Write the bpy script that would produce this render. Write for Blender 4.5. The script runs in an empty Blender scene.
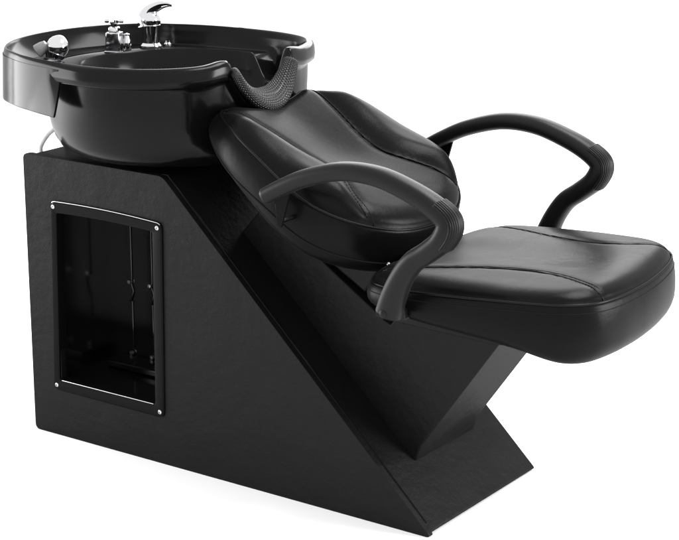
import bpy, bmesh, math, random
from mathutils import Vector, Matrix, noise
random.seed(3)
scn = bpy.context.scene
COL = scn.collection
PI = math.pi
W = 0.405            # width of the cabinet across the chair
YC = W / 2

# ------------------------------------------------------------------ helpers
def obj(name, bm, m, parent=None, smooth=True, sharp=35, bevel=0, seg=2, recalc=True):
    if recalc:
        bmesh.ops.recalc_face_normals(bm, faces=bm.faces)
    me = bpy.data.meshes.new(name)
    bm.to_mesh(me); bm.free()
    me.materials.append(m)
    if smooth:
        for p in me.polygons: p.use_smooth = True
        if sharp: me.set_sharp_from_angle(angle=math.radians(sharp))
    o = bpy.data.objects.new(name, me)
    COL.objects.link(o)
    if parent: o.parent = parent
    if bevel:
        b = o.modifiers.new('bevel', 'BEVEL'); b.width = bevel; b.segments = seg
        b.limit_method = 'ANGLE'; b.angle_limit = math.radians(30); b.harden_normals = False
    return o

def empty(name, loc=(0, 0, 0)):
    o = bpy.data.objects.new(name, None); COL.objects.link(o); o.location = loc
    o.empty_display_size = 0.1
    return o

def prism(bm, pts, y0, y1):
    a = [bm.verts.new((x, y0, z)) for x, z in pts]
    b = [bm.verts.new((x, y1, z)) for x, z in pts]
    n = len(pts)
    bm.faces.new(a); bm.faces.new(b[::-1])
    for i in range(n):
        bm.faces.new((a[i], b[i], b[(i+1) % n], a[(i+1) % n]))

def box(bm, x0, x1, y0, y1, z0, z1):
    prism(bm, [(x0, z0), (x1, z0), (x1, z1), (x0, z1)], y0, y1)

def loft(bm, rings, closed=True, cap0=False, cap1=False):
    vs = [[bm.verts.new(p) for p in r] for r in rings]
    n = len(rings[0])
    for a, b in zip(vs, vs[1:]):
        for i in range(n if closed else n-1):
            j = (i+1) % n
            bm.faces.new((a[i], a[j], b[j], b[i]))
    if cap0: bm.faces.new(vs[0])
    if cap1: bm.faces.new(vs[-1][::-1])
    return vs

def catmull(P, n=8, closed=False):
    P = [Vector(p) for p in P]; out = []
    N = len(P)
    rng = N if closed else N-1
    for i in range(rng):
        if closed:
            a, b, c, d = P[i-1], P[i], P[(i+1) % N], P[(i+2) % N]
        else:
            a, b, c, d = P[max(i-1, 0)], P[i], P[i+1], P[min(i+2, N-1)]
        for k in range(n):
            t = k/n
            out.append(0.5*((2*b)+(c-a)*t+(2*a-5*b+4*c-d)*t*t+(3*b-a-3*c+d)*t**3))
    if not closed: out.append(P[-1])
    return out

def tube(bm, path, r, seg=10, closed=False, cap=True, rfun=None):
    path = [Vector(p) for p in path]; rings = []
    n = len(path); up = None
    for i, p in enumerate(path):
        if closed: t = (path[(i+1) % n]-path[i-1])
        else: t = path[min(i+1, n-1)]-path[max(i-1, 0)]
        t.normalize()
        if up is None:
            up = Vector((0, 0, 1)) if abs(t.z) < .9 else Vector((1, 0, 0))
        s = t.cross(up).normalized(); up = s.cross(t).normalized()
        rr = rfun(i/(n-1)) if rfun else r
        ra, rb = rr if isinstance(rr, tuple) else (rr, rr)
        rings.append([p+s*ra*math.cos(2*PI*k/seg)+up*rb*math.sin(2*PI*k/seg) for k in range(seg)])
    if closed: rings.append(rings[0])
    loft(bm, rings, True, cap and not closed, cap and not closed)
    if closed: bmesh.ops.remove_doubles(bm, verts=bm.verts, dist=1e-6)

def lathe(bm, prof, M=Matrix(), seg=40):
    rings = []
    for r, z in prof:
        r = max(r, 1e-4)
        rings.append([M @ Vector((r*math.cos(2*PI*k/seg), r*math.sin(2*PI*k/seg), z)) for k in range(seg)])
    loft(bm, rings, True, True, True)

def smoothstep(a, b, x):
    t = min(1, max(0, (x-a)/(b-a))); return t*t*(3-2*t)

def interp(tab, x):
    if x <= tab[0][0]: return tab[0][1]
    if x >= tab[-1][0]: return tab[-1][1]
    for i in range(len(tab)-1):
        if tab[i][0] <= x <= tab[i+1][0]:
            x0, y0 = tab[i]; x1, y1 = tab[i+1]
            m0 = (y1-tab[i-1][1])/(x1-tab[i-1][0]) if i > 0 else 0
            m1 = (tab[i+2][1]-y0)/(tab[i+2][0]-x0) if i+2 < len(tab) else 0
            h = x1-x0; t = (x-x0)/h
            return ((2*t**3-3*t*t+1)*y0+(t**3-2*t*t+t)*h*m0+(-2*t**3+3*t*t)*y1+(t**3-t*t)*h*m1)

# ---------------------------------------------------------------- materials
def mat(name, base, rough, spec=.5, metal=0., coat=0., bump=None, rvar=0, sheen=None):
    m = bpy.data.materials.new(name); m.use_nodes = True
    nt = m.node_tree; b = nt.nodes['Principled BSDF']
    b.inputs['Base Color'].default_value = (*base, 1)
    b.inputs['Roughness'].default_value = rough
    b.inputs['Specular IOR Level'].default_value = spec
    b.inputs['Metallic'].default_value = metal
    b.inputs['Coat Weight'].default_value = coat
    b.inputs['Coat Roughness'].default_value = .08
    tc = nt.nodes.new('ShaderNodeTexCoord')
    if rvar:
        n = nt.nodes.new('ShaderNodeTexNoise'); n.inputs['Scale'].default_value = 9; n.inputs['Detail'].default_value = 5
        mr = nt.nodes.new('ShaderNodeMapRange'); mr.inputs['From Min'].default_value = .3; mr.inputs['From Max'].default_value = .7
        mr.inputs['To Min'].default_value = rough-rvar; mr.inputs['To Max'].default_value = rough+rvar
        nt.links.new(tc.outputs['Object'], n.inputs['Vector']); nt.links.new(n.outputs['Fac'], mr.inputs['Value'])
        nt.links.new(mr.outputs['Result'], b.inputs['Roughness'])
    if bump:
        prev = None
        for kind, scale, strength, dist in bump:
            if kind == 'v':
                t = nt.nodes.new('ShaderNodeTexVoronoi'); t.feature = 'DISTANCE_TO_EDGE'; t.inputs['Scale'].default_value = scale
                src = t.outputs['Distance']
                mr = nt.nodes.new('ShaderNodeMapRange'); mr.inputs['From Max'].default_value = .25
                nt.links.new(src, mr.inputs['Value']); src = mr.outputs['Result']
            elif kind == 'b':      # brushed / creased along one way
                t = nt.nodes.new('ShaderNodeTexNoise'); t.inputs['Scale'].default_value = scale; t.inputs['Detail'].default_value = 4
                src = t.outputs['Fac']
            else:
                t = nt.nodes.new('ShaderNodeTexNoise'); t.inputs['Scale'].default_value = scale; t.inputs['Detail'].default_value = 6
                src = t.outputs['Fac']
            mp = nt.nodes.new('ShaderNodeMapping')
            if kind == 'b': mp.inputs['Scale'].default_value = (.6, .6, 1.3); 
            nt.links.new(tc.outputs['Object'], mp.inputs['Vector']); nt.links.new(mp.outputs['Vector'], t.inputs['Vector'])
            bp = nt.nodes.new('ShaderNodeBump'); bp.inputs['Strength'].default_value = strength; bp.inputs['Distance'].default_value = dist
            nt.links.new(src, bp.inputs['Height'])
            if prev: nt.links.new(prev.outputs['Normal'], bp.inputs['Normal'])
            prev = bp
        nt.links.new(prev.outputs['Normal'], b.inputs['Normal'])
    if sheen:                      # dull body colour under a thin gloss that stays weak at grazing angles
        lo, hi, pw = sheen
        b.inputs['Specular IOR Level'].default_value = 0
        g = nt.nodes.new('ShaderNodeBsdfGlossy'); g.inputs['Roughness'].default_value = rough
        if b.inputs['Roughness'].is_linked: nt.links.new(b.inputs['Roughness'].links[0].from_socket, g.inputs['Roughness'])
        if bump: nt.links.new(prev.outputs['Normal'], g.inputs['Normal'])
        lw = nt.nodes.new('ShaderNodeLayerWeight'); lw.inputs['Blend'].default_value = .5
        p_ = nt.nodes.new('ShaderNodeMath'); p_.operation = 'POWER'; p_.inputs[1].default_value = pw
        ma = nt.nodes.new('ShaderNodeMath'); ma.operation = 'MULTIPLY_ADD'; ma.inputs[1].default_value = hi-lo; ma.inputs[2].default_value = lo
        mx = nt.nodes.new('ShaderNodeMixShader')
        nt.links.new(lw.outputs['Facing'], p_.inputs[0]); nt.links.new(p_.outputs[0], ma.inputs[0]); nt.links.new(ma.outputs[0], mx.inputs[0])
        nt.links.new(b.outputs[0], mx.inputs[1]); nt.links.new(g.outputs[0], mx.inputs[2])
        nt.links.new(mx.outputs[0], nt.nodes['Material Output'].inputs['Surface'])
    return m

M = {}
M['cabinet_leather'] = mat('cabinet_leather', (.0045,.0045,.0047), .40, bump=[('v', 330, .22, .0007), ('b', 26, .20, .004), ('n', 70, .45, .002), ('n', 7, .35, .014)], rvar=.06, sheen=(.0125, .09, 4))
M['seat_leather'] = mat('seat_leather', (.0025,.0025,.0026),   .31, bump=[('v', 340, .12, .0006), ('n', 45, .16, .003), ('n', 12, .17, .010)], rvar=.05, sheen=(.0075, .17, 4))
M['basin_plastic'] = mat('basin_plastic', (.002,.002,.002), .17, bump=[('n', 18, .06, .003)], rvar=.04, sheen=(.012, .45, 4))
M['arm_plastic'] = mat('arm_plastic', (.005,.005,.0053), .38, bump=[('n', 500, .3, .0008)], rvar=.04, sheen=(.015, .24, 3.5))
M['gel'] = mat('gel', (.005,.005,.005), .22, sheen=(.028, .25, 4))
M['piping'] = mat('piping', (.003,.003,.003), .25, sheen=(.014, .10, 4))
M['frame_plastic'] = mat('frame_plastic', (.003,.003,.003), .22, sheen=(.006, .20, 4))
M['thread'] = mat('thread', (.004,.004,.004), .5, bump=[('n', 900, .6, .001)], sheen=(.008, .05, 4))
M['gloss_black'] = mat('gloss_black', (.003,.003,.003), .14, .6)
M['chrome'] = mat('chrome', (.50,.50,.51), .07, .5, 1.0)
M['dark_chrome'] = mat('dark_chrome', (.25,.25,.26), .12, .5, 1.0)
M['steel'] = mat('steel', (.55,.55,.56), .28, .5, 1.0)
M['hose'] = mat('hose', (.75,.75,.74), .35, .4)
M['grey'] = mat('grey', (.16,.16,.16), .35, .4)
M['screw_dark'] = mat('screw_dark', (.35,.35,.36), .35, .5, 1.0)
M['floor'] = mat('floor', (.93,.93,.93), .9, .1)

# ------------------------------------------------------------------ setting
bm = bmesh.new()
s = 14
bm.faces.new([bm.verts.new(p) for p in ((-s,-s,0),(s,-s,0),(s,s,0),(-s,s,0))])
fl = obj('floor', bm, M['floor'], smooth=False, recalc=False); fl['kind'] = 'structure'

# ------------------------------------------------------------------ the unit
unit = empty('shampoo_chair')
unit['label'] = 'black leather reclining hair wash chair joined to a glossy black basin and slanted cabinet'
unit['category'] = 'shampoo chair'

LB, LT, H = .997, .372, .600
# --- cabinet
cab_pts = [(.004, .002), (LB-.005, .002), (LT-.001, H-.003), (.004, H-.003)]
def round_poly0(pts, rad, n=5):
    out = []
    for i, p in enumerate(pts):
        p = Vector(p); a = (Vector(pts[i-1])-p).normalized(); b = (Vector(pts[(i+1) % len(pts)])-p).normalized()
        for k in range(n+1):
            t = k/n; q = (p+a*rad)*(1-t)**2+p*2*t*(1-t)+(p+b*rad)*t*t; out.append((q.x, q.y))
    return out
bm = bmesh.new(); prism(bm, round_poly0(cab_pts, .010), .013, W)
cab = obj('cabinet', bm, M['cabinet_leather'], unit, smooth=False)

def round_poly(pts, rad, n=5):
    out = []
    for i, p in enumerate(pts):
        p = Vector(p); a = (Vector(pts[i-1])-p).normalized(); b = (Vector(pts[(i+1) % len(pts)])-p).normalized()
        q0, q1 = p+a*rad, p+b*rad
        for k in range(n+1):
            t = k/n; q = q0*(1-t)**2+p*2*t*(1-t)+q1*t*t; out.append((q.x, q.y))
    return out

def boolean_cut(o, cutters):
    for c in cutters:
        md = o.modifiers.new('cut', 'BOOLEAN'); md.operation = 'DIFFERENCE'; md.object = c; md.solver = 'EXACT'
    dg = bpy.context.evaluated_depsgraph_get(); dg.update()
    me = bpy.data.meshes.new_from_object(o.evaluated_get(dg))
    o.modifiers.clear(); old = o.data; nm = old.name; o.data = me
    bpy.data.meshes.remove(old); me.name = nm
    for c in cutters:
        cm = c.data; bpy.data.objects.remove(c); bpy.data.meshes.remove(cm)

RX0, RX1, RZ0, RZ1, RD = .052, .352, .118, .492, .195
hx = [(.082, .1165), (.351, .1165), (.356, .492), (.086, .496)]      # opening in the panel
bm = bmesh.new(); box(bm, RX0-.004, RX1+.008, -.05, RD+.006, RZ0-.006, RZ1+.01)
cutter = obj('storage_cutter', bm, M['cabinet_leather'], smooth=False)
boolean_cut(cab, [cutter])
for q in cab.data.polygons: q.use_smooth = True
cab.data.set_sharp_from_angle(angle=math.radians(30))
md = cab.modifiers.new('bevel', 'BEVEL'); md.width = .005; md.segments = 3; md.limit_method = 'ANGLE'; md.angle_limit = math.radians(40)

pan_pts = round_poly([(-.001, 0), (LB+.002, 0), (LT, H), (-.001, H+.001)], .013)
for side in (0,):
    y0, y1 = (0, .014) if side == 0 else (W-.014, W)
    bm = bmesh.new(); prism(bm, pan_pts, y0, y1)
    p = obj('side_panel', bm, M['cabinet_leather'], cab, smooth=False)
    if side == 0:
        bm = bmesh.new(); prism(bm, hx, -.05, .05)
        boolean_cut(p, [obj('storage_cutter', bm, M['cabinet_leather'], smooth=False)])
    b = p.modifiers.new('bevel', 'BEVEL'); b.width = .0085; b.segments = 5; b.limit_method = 'ANGLE'; b.angle_limit = math.radians(40)
    for q in p.data.polygons: q.use_smooth = True
    p.data.set_sharp_from_angle(angle=math.radians(30))
    # sewn seam just inside each panel
    bm = bmesh.new()
    e = .0165 if side == 0 else W-.0165
    path = [(LB-.020, e, .0195), (LT+.0005, e, H-.0008), (LT-.02, e, H-.002), (.01, e, H-.002)]
    tube(bm, path, .0022, 8)
    obj('seam', bm, M['piping'], cab)

# --- storage niche (five thin walls, open to the side)
bm = bmesh.new()
t = .003
box(bm, RX0-t, RX1+t, RD-t, RD, RZ0-t, RZ1+t)                        # back
box(bm, RX0-t, RX0, .0145, RD-t, RZ0-t, RZ1+t)                         # left
box(bm, RX1, RX1+t, .0145, RD-t, RZ0-t, RZ1+t)
box(bm, RX0, RX1, .0145, RD-t, RZ0-t, RZ0)
box(bm, RX0, RX1, .0145, RD-t, RZ1, RZ1+t)
niche = obj('storage_niche', bm, M['gloss_black'], unit, smooth=False)
# keyhole ribs on its back wall
for xk in (.112, .169):
    bm = bmesh.new()
    y = RD-t-.003
    for z0, z1 in ((.148, .258), (.302, .430)):
        pts = [(xk-.006, z0), (xk+.006, z0), (xk+.006, z1), (xk-.006, z1)]
        prism(bm, pts, y, RD-t+.0005)
    prism(bm, [(xk+.003, .258), (xk+.011, .280), (xk+.003, .302), (xk-.001, .302), (xk+.006, .280), (xk-.001, .258)], y-.001, RD-t+.0005)
    obj('mounting_rail', bm, M['gloss_black'], niche, bevel=.002)
    for z in (.140, .300):
        bm = bmesh.new(); lathe(bm, [(.0001, -.004), (.004, -.0035), (.0055, -.001), (.0055, .002)], Matrix.Translation((xk, y-.001, z)) @ Matrix.Rotation(-PI/2, 4, 'X'), 20)
        obj('screw', bm, M['steel'], niche)
bm = bmesh.new(); box(bm, RX0+.035, RX1-.001, .135, RD-t-.001, RZ0+.001, RZ0+.018)
obj('floor_step', bm, M['gloss_black'], niche, bevel=.004)

# --- frame round the opening: arched head
def rr_loop(c, rad, arch, n=6):
    out = []
    for i in range(4):
        p = Vector(c[i]); a = (Vector(c[i-1])-p).normalized(); b = (Vector(c[(i+1) % 4])-p).normalized()
        for k in range(n+1):
            t = k/n
            q0 = p+a*rad; q1 = p+b*rad
            q = q0*(1-t)**2+p*2*t*(1-t)+q1*t*t
            out.append(q)
        if i == 2:      # head: arch from top right to top left
            s0 = Vector(c[2])+b*rad; s1 = Vector(c[3])-b*rad
            for k in range(1, 12):
                t = k/12; q = s0.lerp(s1, t); q.y += arch*4*t*(1-t); out.append(q)
    return out
oc = [(.063, .103), (.364, .101), (.371, .506), (.076, .511)]
ic = [(.081, .1275), (.342, .1275), (.346, .486), (.091, .487)]
OL = rr_loop(oc, .014, .0035); IL = rr_loop(ic, .006, .003)
def lp(L, y, off=0):
    c = Vector((.215, .305))
    return [Vector((p.x+(off*(1 if p.x > c.x else -1)), y, p.y+(off*(1 if p.y > c.y else -1)))) for p in L]
bm = bmesh.new()
rings = [lp(OL, .002), lp(OL, -.003), lp(OL, -.0055, -.0025), lp(IL, -.0055, .004), lp(IL, -.0040, .001), lp(IL, 0.0), lp(IL, .018, 0)]
loft(bm, rings)
fr = obj('storage_frame', bm, M['frame_plastic'], unit)
for (x, z) in ((.073, .1145), (.355, .113), (.3605, .496), (.0835, .500)):
    bm = bmesh.new(); lathe(bm, [(.0045, 0), (.0045, .0012), (.003, .0026), (.0001, .0030)], Matrix.Translation((x, -.0052, z)) @ Matrix.Rotation(PI/2, 4, 'X'), 20)
    sc = obj('screw', bm, M['steel'], fr)
    bm = bmesh.new()
    for a_ in (.5, .5+PI/2):
        c_, s_ = math.cos(a_)*.0024, math.sin(a_)*.0024
        tube(bm, [(x-c_, -.0083, z-s_), (x+c_, -.0083, z+s_)], .0005, 6)
    obj('cross_slot', bm, M['frame_plastic'], sc)
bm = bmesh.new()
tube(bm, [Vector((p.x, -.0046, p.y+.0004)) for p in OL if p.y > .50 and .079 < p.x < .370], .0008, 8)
obj('edge_highlight', bm, M['steel'], fr)  # bright tube standing in for the highlight along the frame's top edge
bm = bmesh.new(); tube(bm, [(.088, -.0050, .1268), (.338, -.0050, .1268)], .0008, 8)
obj('edge_highlight', bm, M['steel'], fr)  # same for the lower inner lip: its glint modelled as a thin steel line

# --- support wedge that carries the seat
bm = bmesh.new()
SY0, SY1 = .104, .320
prism(bm, [(.48, .474), (.89, .080), (.905, .1245), (1.0935, .392), (.86, .392), (.836, .356), (.822, .363), (.54, .545), (.483, .482)], SY0, SY1)
sup = obj('seat_support', bm, M['cabinet_leather'], unit, bevel=.004, seg=3)

# ------------------------------------------------------------------ basin
BC = Vector((.25, YC))
RT = [(0, .232), (20, .238), (38, .262), (57, .286), (80, .297), (105, .298), (130, .330), (142, .352), (157, .362), (172, .364), (180, .364)]
def RD_(th): return interp(RT, min(180, abs(math.degrees(th))))+.010*math.exp(-((math.degrees(th)-60)/15)**2)
def TK(th): return 1-.55*smoothstep(84, 112, abs(math.degrees(th)))
def bowlR(th): 
    a = RD_(th)-.013; b = .278+.03*math.exp(-((math.degrees(th)-70)/22)**2)
    k = .01                                     # smooth minimum
    return -k*math.log(math.exp(-a/k)+math.exp(-b/k))
def opR(th):
    a = RD_(th)-.036; b = .212; k = .008
    return -k*math.log(math.exp(-a/k)+math.exp(-b/k))
NV = .098
def notch(x, y):
    v = abs(y-YC+.010)
    if x < .3 : return 0
    k = smoothstep(.30, .36, x)
    d = .076*(1-(v/NV)**2.3)**1.15 if v < NV else 0
    lipup = -.006*math.exp(-((v-NV-.01)/.03)**2)
    return k*(d+lipup)
def bp(th, r, z, drop=0):
    x = BC.x+r*math.cos(th); y = BC.y+r*math.sin(th)
    g = min(1, max(0, (z-.625)/(.765-.625)))
    zt = z-notch(x, y)*g
    if drop: zt -= drop*smoothstep(.275, .325, x)*(1-.75*min(1, notch(x, y)/.06) if notch(x, y) > 0 else 1)
    return Vector((x, y, zt))
ths = []
a = -PI
while a < PI-1e-6:
    ths.append(a); a += 2*PI/ (520 if abs(a) < .75 else 200)
prof = []
for z, f in [(.609, lambda t: .0005), (.609, lambda t: .13), (.6105, lambda t: .200), (.616, lambda t: .226), (.627, lambda t: min(.243, bowlR(t)+.004)), (.645, lambda t: min(.254, bowlR(t)+.003)),
             (.668, lambda t: min(.261, bowlR(t)+.001)), (.70, lambda t: min(.267, bowlR(t))), (.74, lambda t: min(.272, bowlR(t))), (.766, lambda t: bowlR(t)), (.7735, lambda t: bowlR(t)+.001),
             (.7755, lambda t: max(bowlR(t)+.003, RD_(t)-.012)), (.7765, lambda t: RD_(t)-.004), (.780, lambda t: RD_(t)), (.790, lambda t: RD_(t)+.001), (.804, lambda t: RD_(t)), (.812, lambda t: RD_(t)-.003*TK(t)), (.816, lambda t: RD_(t)-.009*TK(t)),
             (.8155, lambda t: RD_(t)-.016*TK(t)), (.811, lambda t: RD_(t)-.021*TK(t)), (.80, lambda t: RD_(t)-.024*TK(t)), (.785, lambda t: RD_(t)-.026), (.776, lambda t: RD_(t)-.029), (.7725, lambda t: max(opR(t)+.0065, RD_(t)-.034)),
             (.7715, lambda t: opR(t)+.006), (.776, lambda t: opR(t)+.0045), (.779, lambda t: opR(t)+.001), (.779, lambda t: opR(t)-.002), (.774, lambda t: opR(t)-.0055), (.74, lambda t: opR(t)-.010), (.70, lambda t: opR(t)-.022), (.67, lambda t: opR(t)*.80), (.650, lambda t: .13), (.640, lambda t: .06), (.638, lambda t: .022), (.632, lambda t: .021), (.632, lambda t: .0005)]:
    k_ = len(prof)
    prof.append([bp(t_, f(t_), z, 0 if k_ < 22 else (.030 if k_ == 22 else (.052 if k_ < 30 else 0))) for t_ in ths])
bm = bmesh.new(); loft(bm, prof, True, True, True)
basin = obj('basin', bm, M['basin_plastic'], unit, sharp=50)
# apron hanging from the rear half of the rim
bm = bmesh.new()
A0 = math.radians(101)
na = 150
def apr(th, z, inset):
    al = math.degrees(abs(th)); h = (.803-z)/.09
    e = 0
    cr = 108+11*h
    if al < cr: e = -(cr-al)*.0006*h
    cr2 = 108-7*h
    if al < cr2: e += (cr2-al)*.0010*min(1, h*6)
    flare = .004*h
    return Vector((BC.x+(RD_(th)+.0015+flare-e-inset)*math.cos(th), BC.y+(RD_(th)+.0015+flare-e-inset)*math.sin(th), z))
cols = []
for i in range(na+1):
    th = A0+(2*PI-2*A0)*i/na
    if th > PI: th -= 2*PI
    c = [apr(th, .803-.0895*k/8, 0) for k in range(9)]
    c += [apr(th, .7115, .001), apr(th, .7115, .004), apr(th, .714, .005)] + [apr(th, .7135+.0895*k/8, .005) for k in range(1, 8)]
    cols.append(c)
loft(bm, cols, True, True, True)
obj('apron', bm, M['basin_plastic'], basin, sharp=9)
# drain
bm = bmesh.new(); lathe(bm, [(.020, .6325), (.020, .636), (.016, .637), (.014, .634), (.001, .634)], Matrix.Translation((BC.x, BC.y, 0)))
obj('drain', bm, M['chrome'], basin)
# pedestal collar between the basin and the cabinet
bm = bmesh.new(); lathe(bm, [(.12, .596), (.12, .607), (.10, .609)], Matrix.Translation((BC.x-.03, BC.y, 0)))
obj('collar', bm, M['gloss_black'], basin)

# neck rest: studded gel saddle lying in the notch
bm = bmesh.new()
NU, NVv = 336, 150
rings = []
vmax = .090
for i in range(NU+1):
    v = -.010-vmax+2*vmax*(.5-.5*math.cos(PI*(.06+.88*i/NU)))/1.0
    th = 0
    for _ in range(6): th = math.asin(max(-1, min(1, v/RD_(th))))
    xr = BC.x+RD_(th)*math.cos(th)-.008
    z = .814-notch(xr, YC+v)
    dv = .002
    zz = lambda vv: -notch(xr, YC+vv)
    sl = (zz(v+dv)-zz(v-dv))/(2*dv)
    nrm = Vector((0, -sl, 1)).normalized()
    out = Vector((1, 0, 0))
    e = min(1, min(i, NU-i)/20); end = math.sqrt(max(0, 1-(1-e)**2))
    ring = []
    w0 = math.cos((v+.010)/vmax*PI/2*.9)
    hw = (.010+.018*w0)*(.15+.85*end); hn = (.007+.0045*w0)*(.2+.8*end)
    al = math.radians(38)
    for k in range(NVv):
        a = 2*PI*k/NVv
        ca, sa = math.cos(a), math.sin(a)
        pu = hw*math.copysign(abs(ca)**.8, ca); pn = hn*math.copysign(abs(sa)**.8, sa)
        row = int(k/NVv*28)
        bump = .0016*(abs(math.sin(i/NU*PI*44+(PI/2)*(row % 2)))*abs(math.sin(k/NVv*PI*28)))**.8*end
        bx, bn = pu*(1+bump/hw), pn*(1+bump/hn)
        q = Vector((xr+.010, YC+v, z))+out*(bx*math.cos(al)+bn*math.sin(al))+nrm*(bn*math.cos(al)-bx*math.sin(al)-.004)
        ring.append(q)
    rings.append(ring)
loft(bm, rings, True, True, True)
neck = obj('neck_rest', bm, M['gel'], basin, sharp=0)

# ------------------------------------------------------------------ taps
FX, FY, FZ = .030, .374, .7712
faucet = empty('faucet'); faucet.parent = unit
T = Matrix.Translation((FX, FY, FZ))
bm = bmesh.new()
lathe(bm, [(.0215, 0), (.0225, .002), (.0225, .006), (.0195, .009), (.0175, .011), (.0170, .020), (.0178, .034), (.0190, .044), (.0192, .046), (.0186, .047), (.0192, .048), (.0205, .052), (.0205, .058), (.018, .066), (.0125, .073), (.001, .077)], T)
obj('tap_body', bm, M['chrome'], faucet)
bm = bmesh.new()
cv = catmull([(FX-.006, FY-.004, FZ+.044), (FX-.008, FY-.004, FZ+.060), (FX+.000, FY, FZ+.074), (FX+.020, FY+.006, FZ+.085), (FX+.038, FY+.010, FZ+.088), (FX+.047, FY+.012, FZ+.086)], 8)
tube(bm, cv, .01, 20, rfun=lambda t: (.0140*(1-t)**.6+.0045, .0165*(1-t)**1.3+.0032) if t < .97 else (.003, .002))
obj('lever', bm, M['chrome'], faucet, sharp=60)
bm = bmesh.new(); lathe(bm, [(.0070, 0), (.0085, .001), (.0085, .005), (.006, .008), (.006, .012)], Matrix.Translation((FX+.012, FY+.036, FZ)))
obj('side_nut', bm, M['chrome'], faucet)

VX, VY = .006, .283
valve = empty('hot_water_valve'); valve.parent = unit
bm = bmesh.new()
R45 = Matrix.Translation((VX, VY, FZ)) @ Matrix.Rotation(math.radians(20), 4, 'Z')
def rbox(bm, M_, x, y, z0, z1, tp=1.0):
    a = [M_ @ Vector(p) for p in ((-x,-y,z0),(x,-y,z0),(x,y,z0),(-x,y,z0))]
    b = [M_ @ Vector(p) for p in ((-x*tp,-y*tp,z1),(x*tp,-y*tp,z1),(x*tp,y*tp,z1),(-x*tp,y*tp,z1))]
    loft(bm, [a, b], True, True, True)
rbox(bm, R45, .0175, .014, .0, .004)
rbox(bm, R45, .0155, .013, .004, .040, .90)
rbox(bm, R45, .010, .009, .040, .050, .9)
obj('valve_body', bm, M['chrome'], valve, bevel=.0022, seg=3, sharp=40)
bm = bmesh.new()
lathe(bm, [(.006, .049), (.0065, .056), (.010, .059), (.010, .064), (.001, .0655)], Matrix.Translation((VX, VY, FZ)))
for an in (25, 115):
    Rr = Matrix.Translation((VX, VY, FZ+.061)) @ Matrix.Rotation(math.radians(an), 4, 'Z') @ Matrix.Rotation(PI/2, 4, 'Y')
    lathe(bm, [(.001, -.019), (.0035, -.018), (.0042, -.014), (.003, -.008), (.003, .008), (.0042, .014), (.0035, .018), (.001, .019)], Rr, 16)
obj('cross_handle', bm, M['chrome'], valve)
bm = bmesh.new(); lathe(bm, [(.0075, 0), (.0085, .002), (.0085, .022), (.006, .028), (.006, .034), (.001, .036)], Matrix.Translation((VX+.012, VY+.022, FZ)))
obj('side_stem', bm, M['chrome'], valve)

for part_of, base, k_ in ((faucet, (FX, FY, FZ), 1.10), (valve, (VX, VY, FZ), 1.10)):
    for ch in COL.objects:
        if ch.parent == part_of:
            ch.data.transform(Matrix.Translation(base) @ Matrix.Scale(k_, 4) @ Matrix.Translation(-Vector(base)))

# hand shower parked in its socket: a thing of its own
SX, SYh = -.016, .114
shower = empty('shower_head', (SX, SYh, FZ))
shower['label'] = 'small chrome hand shower parked upright in the basin deck beside the taps'
shower['category'] = 'hand shower'
TL = Matrix.Rotation(math.radians(-20), 4, 'X') @ Matrix.Rotation(math.radians(10), 4, 'Y')
bm = bmesh.new()
lathe(bm, [(.012, .000), (.0125, .004), (.0125, .010), (.015, .013), (.0195, .018), (.0225, .026), (.0235, .034), (.0215, .043), (.0165, .050), (.010, .055), (.005, .0575), (.001, .058)], TL, 40)
obj('head', bm, M['chrome'], shower)
bm = bmesh.new()
rings = []
for z, r0 in ((.004, .0145), (.011, .0175), (.018, .0215)):
    rings.append([TL @ Vector(((r0+.0012*math.cos(k*PI))*math.cos(2*PI*k/48), (r0+.0012*math.cos(k*PI))*math.sin(2*PI*k/48), z)) for k in range(48)])
loft(bm, rings, True, True, True)
obj('ribbed_collar', bm, M['dark_chrome'], shower, sharp=20)
bm = bmesh.new()
Mn = Matrix.Translation((-.016, -.010, .030)) @ Matrix.Rotation(math.radians(215), 4, 'Z') @ Matrix.Rotation(math.radians(125), 4, 'Y')
lathe(bm, [(.010, -.010), (.013, .000), (.0145, .011), (.0145, .014), (.0125, .0155), (.001, .0155)], Mn, 32)
obj('spray_face', bm, M['grey'], shower)
bm = bmesh.new(); lathe(bm, [(.019, 0), (.020, .001), (.020, .005), (.016, .009), (.0125, .010), (.0125, .002)], Matrix.Translation((SX, SYh, FZ)))
obj('shower_socket', bm, M['dark_chrome'], unit)

# pipes under the rear of the basin
bm = bmesh.new()
tube(bm, catmull([(-.005, .125, .72), (.0, .115, .68), (.005, .10, .645), (-.012, .085, .622), (-.022, .075, .600), (-.022, .073, .585)], 8), .0055, 12)
obj('water_hose', bm, M['hose'], unit)
bm = bmesh.new()
tube(bm, catmull([(.01, .16, .72), (.012, .150, .66), (.018, .125, .63), (.018, .11, .600), (.018, .11, .585)], 8), .0045, 12)
obj('water_hose', bm, M['steel'], unit)
bm = bmesh.new()
lathe(bm, [(.006, .690), (.010, .694), (.010, .704), (.013, .706), (.013, .716), (.010, .718), (.010, .77)], Matrix.Translation((.015, .062, 0)), 24)
obj('hose_fitting', bm, M['chrome'], unit)

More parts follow.
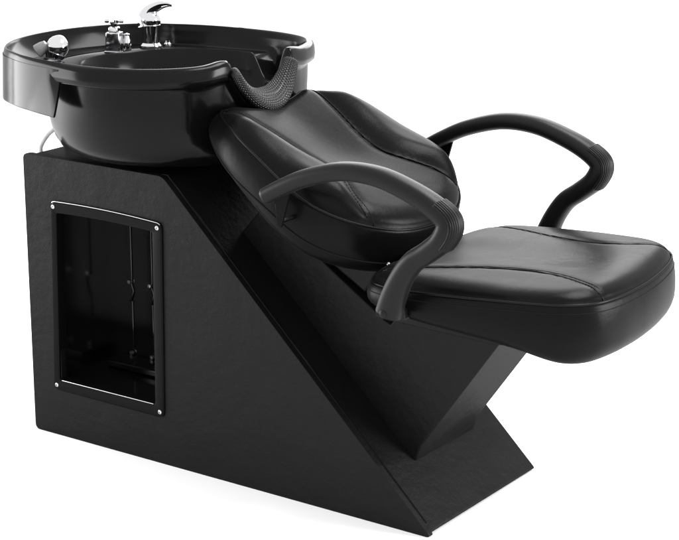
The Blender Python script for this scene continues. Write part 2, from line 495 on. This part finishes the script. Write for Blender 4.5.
# ------------------------------------------------------------------ cushions
class Frame:
    def __init__(s, o, a, n): s.o, s.a, s.n = Vector(o), Vector(a).normalized(), Vector(n).normalized()
    def p(s, a, y, h): return s.o+s.a*a+Vector((0, y, 0))+s.n*h
def inset(L, d):
    out = []; n = len(L)
    for i in range(n):
        t = (L[(i+1) % n]-L[i-1]).normalized()
        out.append(L[i]+Vector((-t.y, t.x))*d)     # CCW loop: left of travel is inward
    return out
def cushion(L, fr, bottom, seam, top, spine, ins=.012, K=14, bulge=.006, rb=.010):
    """L outline in (s,y); bottom/seam/top are height functions of (s,y[,k])"""
    rings = []
    def R(Lp, hf): return [fr.p(q.x, q.y, hf(q.x, q.y)) for q in Lp]
    rings.append(R(inset(L, .06), bottom)); rings.append(R(inset(L, .016+rb), bottom))
    rings.append(R(inset(L, .006+rb), lambda a, y: bottom(a, y)+.0008))
    for t in (.02, .05, .1, .17, .25, .35, .5, .65, .8, .95):
        d = .003-bulge*math.sin(PI*t)**.8+(rb*(1-math.sqrt(max(0, 1-(1-t/.4)**2))) if t < .4 else 0)
        rings.append(R(inset(L, d), lambda a, y, t=t: bottom(a, y)+(seam(a, y)-bottom(a, y))*t))
    rings.append(R(inset(L, .0035), seam))
    rings.append(R(inset(L, .0065), lambda a, y: seam(a, y)+.0005))
    base = inset(L, .007)
    sp = []
    for q in base:
        if spine[0] == spine[1]: c = spine[0]
        else:
            dd = spine[1]-spine[0]; tt = max(0, min(1, (q-spine[0]).dot(dd)/dd.length_squared)); c = spine[0]+dd*tt
        sp.append(c)
    for j in range(1, K+1):
        k = 1-(j/K)**1.25 if j < K else 0.0
        e = (1-k)
        ring = []
        for q, c in zip(base, sp):
            w = c+(q-c)*k
            dist = (q-w).length
            h0 = seam(w.x, w.y); h1 = top(w.x, w.y)
            rise = math.sqrt(max(0, 1-(1-min(1, dist/.048))**2.2))
            ring.append(fr.p(w.x, w.y, h0+(h1-h0)*rise))
        rings.append(ring)
    bm = bmesh.new()
    vs = loft(bm, rings, True, True, False)
    bmesh.ops.remove_doubles(bm, verts=bm.verts, dist=1e-5)
    return bm, [fr.p(q.x, q.y, seam(q.x, q.y)+.0008) for q in inset(L, .0045)]

def surf_line(pts, fr, hf, off=.0):
    return [fr.p(p.x, p.y, hf(p.x, p.y)+off) for p in pts]
from mathutils.bvhtree import BVHTree
def drape(o, path, fr, off=.0):
    """drop a line onto the cushion along its normal"""
    tree = BVHTree.FromPolygons([v.co.copy() for v in o.data.vertices], [tuple(p.vertices) for p in o.data.polygons])
    out = []
    for q in path:
        hit = tree.ray_cast(q+fr.n*1.0, -fr.n)
        if hit[0] is not None and hit[1].dot(fr.n) > .5: out.append(hit[0]+fr.n*off)
    return out

def snap(o, path, off=.0002):
    '''lay a sewn line on the nearest point of the cushion'''
    tree = BVHTree.FromPolygons([v.co.copy() for v in o.data.vertices], [tuple(p.vertices) for p in o.data.polygons])
    out = []
    for q in path:
        c, n_, i_, d_ = tree.find_nearest(q)
        out.append(c+(n_ if n_.dot(q-c) >= 0 or d_ < 1e-4 else -n_)*off)
    return out

# backrest
B = Frame((.435, 0, .753), (.363, 0, -.176), (.176, 0, .363))
half = [(.062, 0), (.055, .055), (.043, .100), (.036, .126), (.044, .148), (.066, .168), (.108, .195), (.16, .214), (.24, .227), (.31, .230), (.37, .217), (.425, .180), (.465, .125), (.485, .065), (.490, 0)]
loop = [Vector((s_, YC+y_)) for s_, y_ in half]+[Vector((s_, YC-y_)) for s_, y_ in half[1:-1][::-1]]
Lb = [Vector((p.x, p.y)) for p in catmull([(p.x, p.y, 0) for p in loop], 8, True)]
def area(L): return sum(L[i-1].x*L[i].y-L[i].x*L[i-1].y for i in range(len(L)))/2
if area(Lb) < 0: Lb.reverse()
def b_seam(a, y): return -.010+.016*smoothstep(.03, .13, a)-.012*smoothstep(.16, .36, a)
def b_bot(a, y): return -.066-.044*smoothstep(.05, .42, a)
def wing_hw(a): return interp([(.03, .140), (.13, .122), (.2, .106), (.285, .094), (.33, .112), (.37, .138), (.42, .155), (.5, .16)], a)
def b_top(a, y):
    v = abs(y-YC)
    h = .012+.008*smoothstep(.24, .36, a)+.021*smoothstep(wing_hw(a)-.012, wing_hw(a)+.05, v)*smoothstep(.02,.11,a)*(1-.6*smoothstep(.36,.46,a))-.004*math.exp(-((a-.22)/.06)**2)
    w = wing_hw(a)
    h += -.012*smoothstep(w-.05, w, v)*(1-smoothstep(w+.0, w+.012, v)) * .0
    h -= .006*math.exp(-((v-w)/.009)**2)
    
    h -= .010*math.exp(-(v/.08)**2)*(1-smoothstep(.25, .40, a))
    return h
bm, seamline = cushion(Lb, B, b_bot, b_seam, b_top, (Vector((.20, YC)), Vector((.33, YC))), K=26, bulge=.010, rb=.018)
back = obj('backrest', bm, M['seat_leather'], unit, sharp=0)
def piping(name, path, r, parent, m='piping', closed=True):
    bm = bmesh.new(); tube(bm, path, r, 8, closed=closed); return obj(name, bm, M[m], parent, sharp=0)
piping('piping', seamline, .0024, back)
# second sewn line round the boxing with its zip pull
zl = [B.p(q.x, q.y, b_bot(q.x, q.y)+.030*smoothstep(.10, .3, q.x)+.006) for q in inset(Lb, -.0066)]
piping('zip', snap(back, zl), .0019, back, 'thread')
# wing seams draped on the top
for sg in (-1, 1):
    pts = [Vector((a, YC+sg*wing_hw(a))) for a in [.052+.0085*i for i in range(49)]]
    ln = drape(back, [B.p(p.x, p.y, 0) for p in pts], B, .0008)
    piping('wing_seam', ln, .0016, back, 'piping', False)
    pts = [Vector((a, YC+sg*(wing_hw(a)-.009))) for a in [.055+.0085*i for i in range(47)]]
    ln = drape(back, [B.p(p.x, p.y, 0) for p in pts], B, -.0003)
    piping('stitching', ln, .0008, back, 'thread', False)
# zip pull
bm = bmesh.new()
zp = B.p(.480, YC-.103, b_bot(.474, .1)+.036)
for dx, dy, dz, sx in ((0, 0, 0, .005), (.009, .006, .001, .0035), (-.004, -.002, -.006, .003)):
    lathe(bm, [(.001, -sx*.6), (sx*.7, -sx*.4), (sx*.8, 0), (sx*.5, sx*.5), (.001, sx*.6)], Matrix.Translation(zp+Vector((dx+.001, dy-.003, dz))), 12)
obj('zip_pull', bm, M['steel'], back)
# board below the backrest
bm = bmesh.new()
fr_pts = [(.20, -.078), (.46, -.098), (.455, -.165), (.22, -.150)]
ring = lambda y: [B.p(a, y, h) for a, h in fr_pts]
loft(bm, [ring(.112), ring(.312)], True, True, True)
obj('backrest_board', bm, M['cabinet_leather'], unit, bevel=.004, sharp=30)
# side brackets that hold the arms to the backrest
for sg in (0, 1):
    y0 = .028 if sg == 0 else W-.028-.004
    bm = bmesh.new()
    loft(bm, [[Vector((x, y, z)) for x, z in ((.690, .560), (.735, .575), (.755, .540), (.715, .515))] for y in (y0, y0+.004)], True, True, True)
    for x, z in ((.715, .553), (.727, .535)):
        lathe(bm, [(.006, -.003), (.006, .0), (.001, .003)], Matrix.Translation((x, y0-.001 if sg == 0 else y0+.005, z)) @ Matrix.Rotation(PI/2 if sg == 0 else -PI/2, 4, 'X'), 14)
    obj('arm_bracket', bm, M['dark_chrome'], unit, bevel=.001, sharp=30)

# seat
S = Frame((0, 0, 0), (1, 0, 0), (0, 0, 1))
far_ = [(.835, 0), (.838, .12), (.850, .185), (.885, .225), (.95, .243), (1.05, .249), (1.13, .247), (1.195, .235), (1.243, .212), (1.281, .172), (1.303, .120), (1.317, .060), (1.326, 0)]
near_ = [(1.330, -.060), (1.328, -.135), (1.312, -.200), (1.270, -.239), (1.20, -.252), (1.12, -.2535), (1.04, -.251), (.95, -.243), (.885, -.225), (.850, -.185), (.838, -.12)]
loop = [Vector((s_, YC+y_)) for s_, y_ in far_+near_]
Ls = [Vector((p.x, p.y)) for p in catmull([(p.x, p.y, 0) for p in loop], 8, True)]
if area(Ls) < 0: Ls.reverse()
def s_bot(a, y): return interp([(.83, .426), (1.0, .419), (1.17, .409), (1.27, .393), (1.35, .395)], a)
def s_seam(a, y): return interp([(.83, .470), (.95, .476), (1.05, .484), (1.2, .497), (1.30, .502), (1.38, .498)], a)
def s_hw(a): return interp([(.85, .19), (.95, .17), (1.05, .135), (1.14, .118), (1.2, .128), (1.28, .16), (1.33, .175)], a)
def s_top(a, y):
    v = abs(y-YC)
    h = interp([(.83, .490), (.93, .503), (1.05, .513), (1.15, .519), (1.27, .524), (1.38, .516)], a)
    w = s_hw(a)
    h -= .0035*math.exp(-((v-w)/.008)**2)
    h -= .007*math.exp(-(v/.085)**2)*smoothstep(.85, .95, a)*(1-smoothstep(1.12, 1.28, a))
    h -= .06*max(0, v-w)
    return h
bm, seamline = cushion(Ls, S, s_bot, s_seam, s_top, (Vector((1.02, YC)), Vector((1.19, YC))), K=26, bulge=.008, rb=.026)
seat = obj('seat', bm, M['seat_leather'], unit, sharp=0)
piping('piping', seamline, .0022, seat)
for sg in (-1, 1):
    pts = [Vector((a, YC+sg*s_hw(a))) for a in [.88+.0115*i for i in range(41)]]
    ln = drape(seat, [S.p(p.x, p.y, 0) for p in pts], S, .0006)
    piping('wing_seam', ln, .0014, seat, 'piping', False)
    ln = drape(seat, [S.p(p.x, p.y-sg*.008, 0) for p in pts], S, -.0002)
    piping('stitching', ln, .0008, seat, 'thread', False)
st = [S.p(q.x, q.y, s_seam(q.x, q.y)-.012) for q in inset(Ls, -.0035)]
piping('stitching', snap(seat, st), .0009, seat, 'thread')
bm = bmesh.new()
loft(bm, [[Vector((x, y, z)) for x, y in ((.87, YC-.20), (1.12, YC-.215), (1.18, YC-.20), (1.20, YC-.08), (1.20, YC+.08), (1.18, YC+.20), (1.12, YC+.215), (.87, YC+.20))] for z in (.4015, .4215)], True, True, True)
bm2 = bm
obj('seat_board', bm2, M['cabinet_leather'], unit, bevel=.003, sharp=30)
bm = bmesh.new(); box(bm, .86, 1.085, SY0+.006, SY1-.006, .388, .4005)
obj('seat_bracket', bm, M['gloss_black'], unit, bevel=.002)

# ------------------------------------------------------------------ arms
arm_px = [(264,196),(281,187),(306.5,176.5),(343,170),(379,175),(413,189),(438,205),(449.5,221),(445,239),(429,248),(411,258),(399,273),(392,293),(389,313)]
arm_xz = ARMXZ = [(.678, .615), (.716, .637), (.773, .664), (.853, .686), (.929, .686), (.997, .668), (1.047, .646), (1.072, .624), (1.062, .595), (1.033, .569), (1.001, .545), (.978, .513), (.962, .478), (.951, .443)]
def arm(y, sg):
    P = catmull([(x, y, z) for x, z in ARMXZ], 8)
    n = len(P); rings = []; grip = []
    for i, p in enumerate(P):
        t = i/(n-1)
        d = (P[min(i+1, n-1)]-P[max(i-1, 0)]).normalized()
        side = Vector((0, 1, 0)); up = d.cross(side).normalized()*-1
        if up.z < 0 and t < .4: up = -up
        up = Vector((-d.z, 0, d.x))
        hw = interp([(0, .019), (.2, .0215), (.5, .024), (.62, .026), (.75, .022), (1, .019)], t)
        hh = interp([(0, .0155), (.2, .0165), (.45, .0185), (.57, .0205), (.7, .0195), (.85, .0205), (1, .0245)], t)
        e = min(1, i/3+.35) if i < 3 else 1
        hw *= e; hh *= e
        r = []
        for k in range(28):
            a = 2*PI*k/28; ca, sa = math.cos(a), math.sin(a)
            r.append(p+side*hw*math.copysign(abs(ca)**.78, ca)+up*hh*math.copysign(abs(sa)**.85, sa))
        rings.append(r)
        grip.append((t, p, side, up, hw, hh))
    bm = bmesh.new(); loft(bm, rings, True, True, True)
    o = obj('armrest', bm, M['arm_plastic'], unit, sharp=60)
    # ribbed grip round the bend (outer face only)
    fine = []
    Q = catmull([(x, y, z) for x, z in ARMXZ], 40)
    nn = len(Q); rr = []
    i0, i1 = int(nn*.455), int(nn*.635)
    for i in range(i0, i1):
        p = Q[i]; t = i/(nn-1); d = (Q[i+1]-Q[i-1]).normalized(); up = Vector((-d.z, 0, d.x))
        hw = interp([(0, .019), (.2, .0215), (.5, .024), (.62, .026), (.75, .022), (1, .019)], t)+.0006
        hh = interp([(0, .0155), (.2, .0165), (.45, .0185), (.57, .0205), (.7, .0195), (.85, .020), (1, .0225)], t)+.0006
        u = (i-i0)/(i1-i0)
        edge = smoothstep(0, .04, u)*(1-smoothstep(.96, 1, u))
        
        r = []
        KG = 96
        for k in range(KG+1):
            a = math.radians(25-sg*0+130*k/KG); ca, sa = math.cos(a), math.sin(a)
            fade = smoothstep(0, 6, min(k, KG-k))*edge
            f = .0017*abs(math.sin(PI*k/8))**.6*fade+.0004*fade-.0022*(1-fade)
            r.append(p+Vector((0, 1, 0))*(hw+f)*math.copysign(abs(ca)**.78, ca)+up*(hh+f)*math.copysign(abs(sa)**.85, sa))
        rr.append(r)
    bm = bmesh.new(); loft(bm, rr, False)
    obj('grip', bm, M['arm_plastic'], o, sharp=0, recalc=False)
    # mounting foot, bolt
    bm = bmesh.new()
    yi = y+sg*.017
    y0, y1 = sorted((yi, YC-sg*.235))
    box(bm, .935, .972, min(y0, y1), max(y0, y1), .428, .452)
    obj('arm_mount', bm, M['arm_plastic'], o, bevel=.004)
    Mr = Matrix.Translation((.951, y-sg*.0185, .447)) @ Matrix.Rotation(PI/2*sg, 4, 'X')
    bm = bmesh.new(); lathe(bm, [(.0075, -.003), (.0075, .001), (.005, .003), (.001, .0035)], Mr, 20)
    obj('bolt', bm, M['arm_plastic'], o)
    Mr = Matrix.Translation((.678, y-sg*.013, .613)) @ Matrix.Rotation(PI/2*sg, 4, 'X')
    bm = bmesh.new()
    y0, y1 = sorted((y-sg*.002, (y+sg*.108)))
    tube(bm, [(.713, y0 if sg > 0 else y0, .575), (.713, y1, .575)], .0045, 12); prism(bm, [(.708, .568), (.718, .565), (.740, .640), (.704, .620)], y-.003, y+.003)
    obj('arm_mount', bm, M['frame_plastic'], o, bevel=.002)
    return o
arm(-.075, 1)
arm(.480, -1)

# ------------------------------------------------------------------ light
w = bpy.data.worlds.new('World'); scn.world = w; w.use_nodes = True
bg = w.node_tree.nodes['Background']; bg.inputs['Color'].default_value = (1, 1, 1, 1); bg.inputs['Strength'].default_value = 1.6
def lamp(name, loc, target, sx, sy, power):
    l = bpy.data.lights.new(name, 'AREA'); l.shape = 'RECTANGLE'; l.size = sx; l.size_y = sy; l.energy = power
    o = bpy.data.objects.new(name, l); COL.objects.link(o); o.location = loc
    o.rotation_euler = (Vector(target)-Vector(loc)).to_track_quat('-Z', 'Y').to_euler()
    return o
lamp('softbox_top', (1.2, .9, 2.4), (.7, .2, .4), 1.2, .8, 60)
lamp('softbox_side', (3.2, 1.2, 1.0), (.8, .2, .3), .8, 1.2, 85)
lamp('softbox_left', (-2.1, -.8, .62), (.1, .15, .6), 2.0, 1.2, 85)
lamp('softbox_back', (-.7, 2.9, 2.0), (.8, .2, .5), 2.4, 1.9, 105)

# ------------------------------------------------------------------ camera
f = 1850.
p = math.atan(522/f); yw = math.atan(1350/(f*math.cos(p)+522*math.sin(p)))
fh = Vector((-math.sin(yw), math.cos(yw), 0)); Fw = fh*math.cos(p)+Vector((0, 0, -math.sin(p)))
cam = bpy.data.cameras.new('camera'); co = bpy.data.objects.new('camera', cam); COL.objects.link(co)
co.location = (2.665, -2.666, 1.399)
co.rotation_euler = Fw.to_track_quat('-Z', 'Y').to_euler()
cam.sensor_width = 36; cam.lens = 36*f/679; cam.clip_end = 200; cam.clip_start = .05
scn.camera = co
scn.view_settings.view_transform = 'Standard'; scn.view_settings.look = 'None'
scn.view_settings.exposure = 0; scn.view_settings.gamma = 1
scn.render.resolution_x = 1024; scn.render.resolution_y = 814
